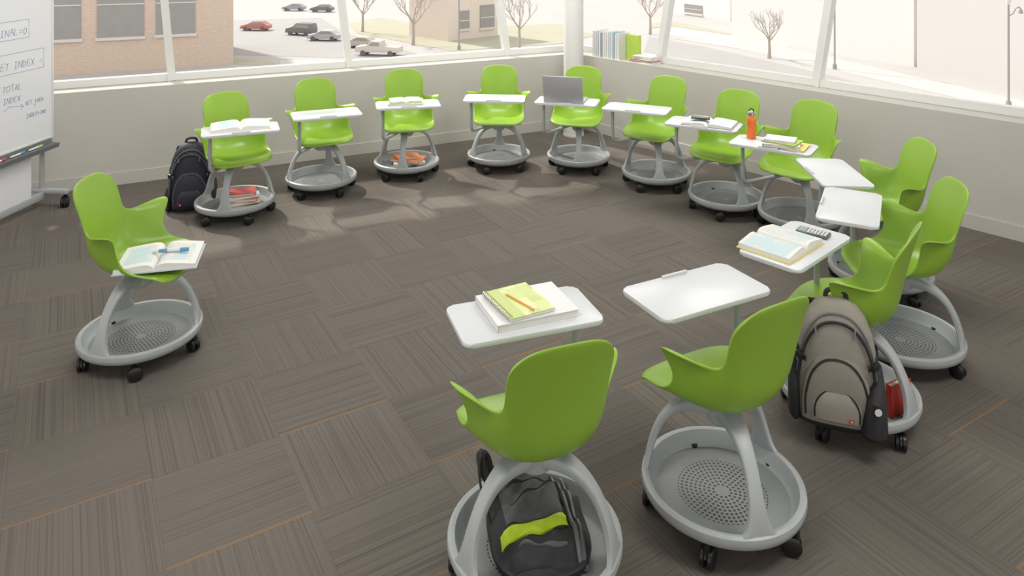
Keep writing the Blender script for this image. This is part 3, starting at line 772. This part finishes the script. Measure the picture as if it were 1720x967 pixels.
def building(name, label, p0, p1, h, depth, m, wins, roof=None, cat='building'):
    A = at(p0[0], p0[1], GZ); B = at(p1[0], p1[1], GZ)
    d = (B-A); L = d.length; d.normalize(); n = Vector((-d.y, d.x, 0))
    if n.y < 0: n = -n
    t = thing(name, label, cat, A, math.atan2(d.y, d.x))
    MB().box((L/2, depth/2, h/2), (L, depth, h)).build('wall', m, t, smooth=False)
    for (xa, xb, yt, yb) in wins:
        ta, za = onwall(xa, yb, A, d); tb, zb = onwall(xb, yb, A, d)
        _, zt = onwall((xa+xb)/2, yt, A, d)
        z0 = (za+zb)/2-GZ; z1 = min(zt-GZ, h-.6)
        w = MB().box(((ta+tb)/2, -.04, (z0+z1)/2), (tb-ta, .12, z1-z0)).build('window', M['opane'], t, smooth=False)
        MB().box(((ta+tb)/2, -.1, z0-.15), (tb-ta+.3, .3, .3)).box(((ta+tb)/2, -.12, z0+(z1-z0)*.45), (tb-ta, .06, .12)).build('window_sill', M['ostone'], w, smooth=False)
    MB().box((L/2, depth/2, h+.2), (L+.5, depth+.5, .4)).build('roof', roof or M['oroof'], t, smooth=False)
    return t
building('brick_building', 'pale brick building with tall windows outside left window', (-120, 140), (392, 108), 14, 16, M['brick'], [(-20, 50, -60, 70), (85, 136, -60, 66), (163, 242, -60, 62), (262, 328, -60, 57)], M['ostone'])
building('brick_house', 'small brick house beyond the lawn left of the column', (752, 70), (836, 60), 8.5, 9, M['brick2'], [(772, 788, 18, 48), (806, 830, 8, 46)])
building('white_building', 'long white windowless building outside the right window', (1229, 66), (1535, 112), 15, 18, M['wbld'], [], M['wbld'])
building('pale_building', 'pale pinkish building outside at the far right', (1540, 120), (1990, 185), 15, 18, M['pbld'], [], M['ostone'])
building('low_garage', 'low dark-roofed garage beyond the street right of column', (1128, 22), (1226, 36), 4.5, 10, M['wbld'], [(1150, 1180, 8, 22)])
building('far_terrace', 'long pale building far behind the parked cars', (380, -8), (760, -20), 9, 12, M['pbld'], [], M['oroof'])
def car(px, py, hd, m, label, kind='sedan'):
    t = thing('pickup_truck' if kind == 'pickup' else 'car', label, 'truck' if kind == 'pickup' else 'car', at(px, py, GZ)+Vector((0, 0, .03)), R(hd), 'vehicles parked outside')
    if kind == 'sedan':
        pr = [(-2.2,.3),(-2.25,.8),(-1.75,.95),(-1.2,1.40),(.25,1.43),(1.0,.98),(2.1,.82),(2.25,.3)]; gl = [(-1.45,.98),(-1.08,1.32),(.2,1.35),(.78,.98)]
    elif kind == 'suv':
        pr = [(-2.2,.35),(-2.25,1.0),(-2.0,1.75),(.3,1.8),(1.0,1.15),(2.1,1.05),(2.25,.35)]; gl = [(-2.0,1.12),(-1.8,1.62),(.25,1.66),(.8,1.15)]
    else:
        pr = [(-2.8,.45),(-2.8,1.1),(-.6,1.1),(-.5,1.75),(.7,1.8),(1.3,1.2),(2.6,1.1),(2.75,.45)]; gl = [(-.35,1.2),(-.3,1.62),(.65,1.65),(1.05,1.2)]
    MB().profile(pr, -.88, .88, .05).build('body', m, t)
    MB().profile(gl, -.895, .895).build('window_glass', M['opane'], t, smooth=False)
    k = 1.35 if kind != 'pickup' else 1.7
    for x in (-k, k):
        for y in (-.78, .78):
            MB().lathe([(0, -.11), (.34, -.11), (.34, .11), (0, .11)], 20).xf(Matrix.Translation((x, y, .34)) @ Matrix.Rotation(R(90), 4, 'X')).build('wheel', M['tyre'], t)
car(430, 51, 176, M['cred'], 'red sedan parked outside, leftmost of the vehicles')
car(506, 59, 160, M['cblk'], 'black sport utility car parked right of the red sedan', 'suv')
car(545, 68, 175, M['csil'], 'silver sedan parked between black car and white pickup')
car(494, 18, 178, M['cblu'], 'blue-grey car far off above the black car')
car(541, 20, 174, M['cblk'], 'dark car far off above the silver sedan')
car(606, 80, 165, M['ctan'], 'tan sedan parked partly behind the white pickup')
car(636, 93, 172, M['cwht'], 'white pickup truck outside the middle left window', 'pickup')
def tree(px, py, h, label, seed):
    rnd = random.Random(seed)
    t = thing('bare_tree', label, 'tree', at(px, py, GZ), 0, 'bare trees outside')
    tr = MB(); br = MB()
    tr.tube([(0, 0, 0), (.05, .02, h*.15), (0, .05, h*.34)], [.24, .18, .14], 8)
    def grow(p, d, L, r, n):
        q = p+d*L*.5+Vector((rnd.uniform(-1, 1), rnd.uniform(-1, 1), 0))*L*.05; e = q+(d+Vector((0, 0, .15))).normalized()*L*.5
        br.tube([p, q, e], [r, r*.8, r*.55], 5)
        if n == 0: return
        for k in range(3):
            a = Vector((rnd.uniform(-1, 1), rnd.uniform(-1, 1), rnd.uniform(.1, 1.0))).normalized()
            grow(e if k else q, (d*.75+a*.8).normalized(), L*.68, r*.58, n-1)
    for k in range(5):
        a = 2*PI*k/5+rnd.uniform(-.3, .3)
        grow(Vector((0, .05, h*(.28+.012*k))), Vector((math.cos(a)*.7, math.sin(a)*.7, .8)).normalized(), h*.25, .085, 3)
    tr.build('trunk', M['bark'], t); br.build('branches', M['bark'], t)
tree(609, 54, 9, 'bare tree standing behind the tan sedan', 1)
tree(694, 76, 9.5, 'bare tree on the lawn right of the white pickup', 2)
tree(872, 84, 9, 'bare tree outside nearest the left of the column', 3)
tree(1092, 58, 8.5, 'bare tree behind the books on the sill', 4)
tree(1292, 98, 7, 'bare tree in front of the long white building', 5)
def lamp(px, py, h, label, scroll=False):
    t = thing('street_lamp', label, 'street lamp', at(px, py, GZ), 0, 'street lamps outside')
    MB().lathe([(0, 0), (.22, 0), (.22, .5), (.10, .7), (.08, h), (0, h)], 14).build('pole', M['pole'], t)
    MB().lathe([(0, h), (.12, h), (.26, h+.5), (.2, h+.65), (.04, h+.85), (0, h+.9)], 14).build('lamp_head', M['ostone'], t)
    if scroll:
        MB().tube(catmull([(.05, 0, h-.9), (.35, 0, h-.75), (.6, 0, h-.35), (.85, 0, h-.2), (1.0, 0, h-.35)], 5), .05, 8).build('bracket_arm', M['pole'], t)
        MB().lathe([(0, h-.75), (.2, h-.72), (.14, h-.45), (.05, h-.33), (0, h-.33)], 14, (1.0, 0, 0)).build('lamp_head', M['pole'], t)
lamp(1402, 117, 9, 'dark street lamp in front of the long white building')
lamp(1694, 182, 8.6, 'dark street lamp with a curved bracket arm at far right', True)
lamp(771, 84, 9, 'thin street lamp before the small brick house')

# ------------------------------------------------------------------ light and camera
w = bpy.data.worlds.new('World'); bpy.context.scene.world = w; w.use_nodes = True
bgd = w.node_tree.nodes['Background']; bgd.inputs[0].default_value = (1.0, .99, .97, 1); bgd.inputs[1].default_value = 1.2
sl = bpy.data.lights.new('sun', 'SUN'); sl.energy = 3.7; sl.angle = R(3); sl.color = (1, .95, .87)
so = bpy.data.objects.new('sun', sl); C.objects.link(so); so.location = (-6, 14, 12)
so.rotation_euler = Vector((.62, -.60, -.78)).to_track_quat('-Z', 'Y').to_euler()
for k, (x, y, e) in enumerate(((-1.9, 4.9, 38), (1.6, 4.9, 38), (.1, 6.4, 42), (-1.2, 1.8, 38), (1.8, 1.8, 38))):  # unseen area lamps added under the ceiling to brighten the room
    al = bpy.data.lights.new('ceiling_fill', 'AREA'); al.shape = 'RECTANGLE'; al.size = 1.2; al.size_y = .8; al.energy = e; al.color = (1, .98, .94)
    ao = bpy.data.objects.new('ceiling_fill', al); C.objects.link(ao); ao.location = (x, y, CEIL-.06)
cam = bpy.data.cameras.new('camera'); co_ = bpy.data.objects.new('camera', cam); C.objects.link(co_)
cam.sensor_width = 36; cam.lens = F/1720*36; cam.shift_y = -(483.5-HY)/1720
cam.clip_end = 1000; cam.clip_start = .05
co_.location = (0, 0, H); co_.rotation_euler = (R(90), 0, 0)
sc = bpy.context.scene; sc.camera = co_
sc.view_settings.view_transform = 'Standard'; sc.view_settings.look = 'None'; sc.view_settings.exposure = 0; sc.view_settings.gamma = 1
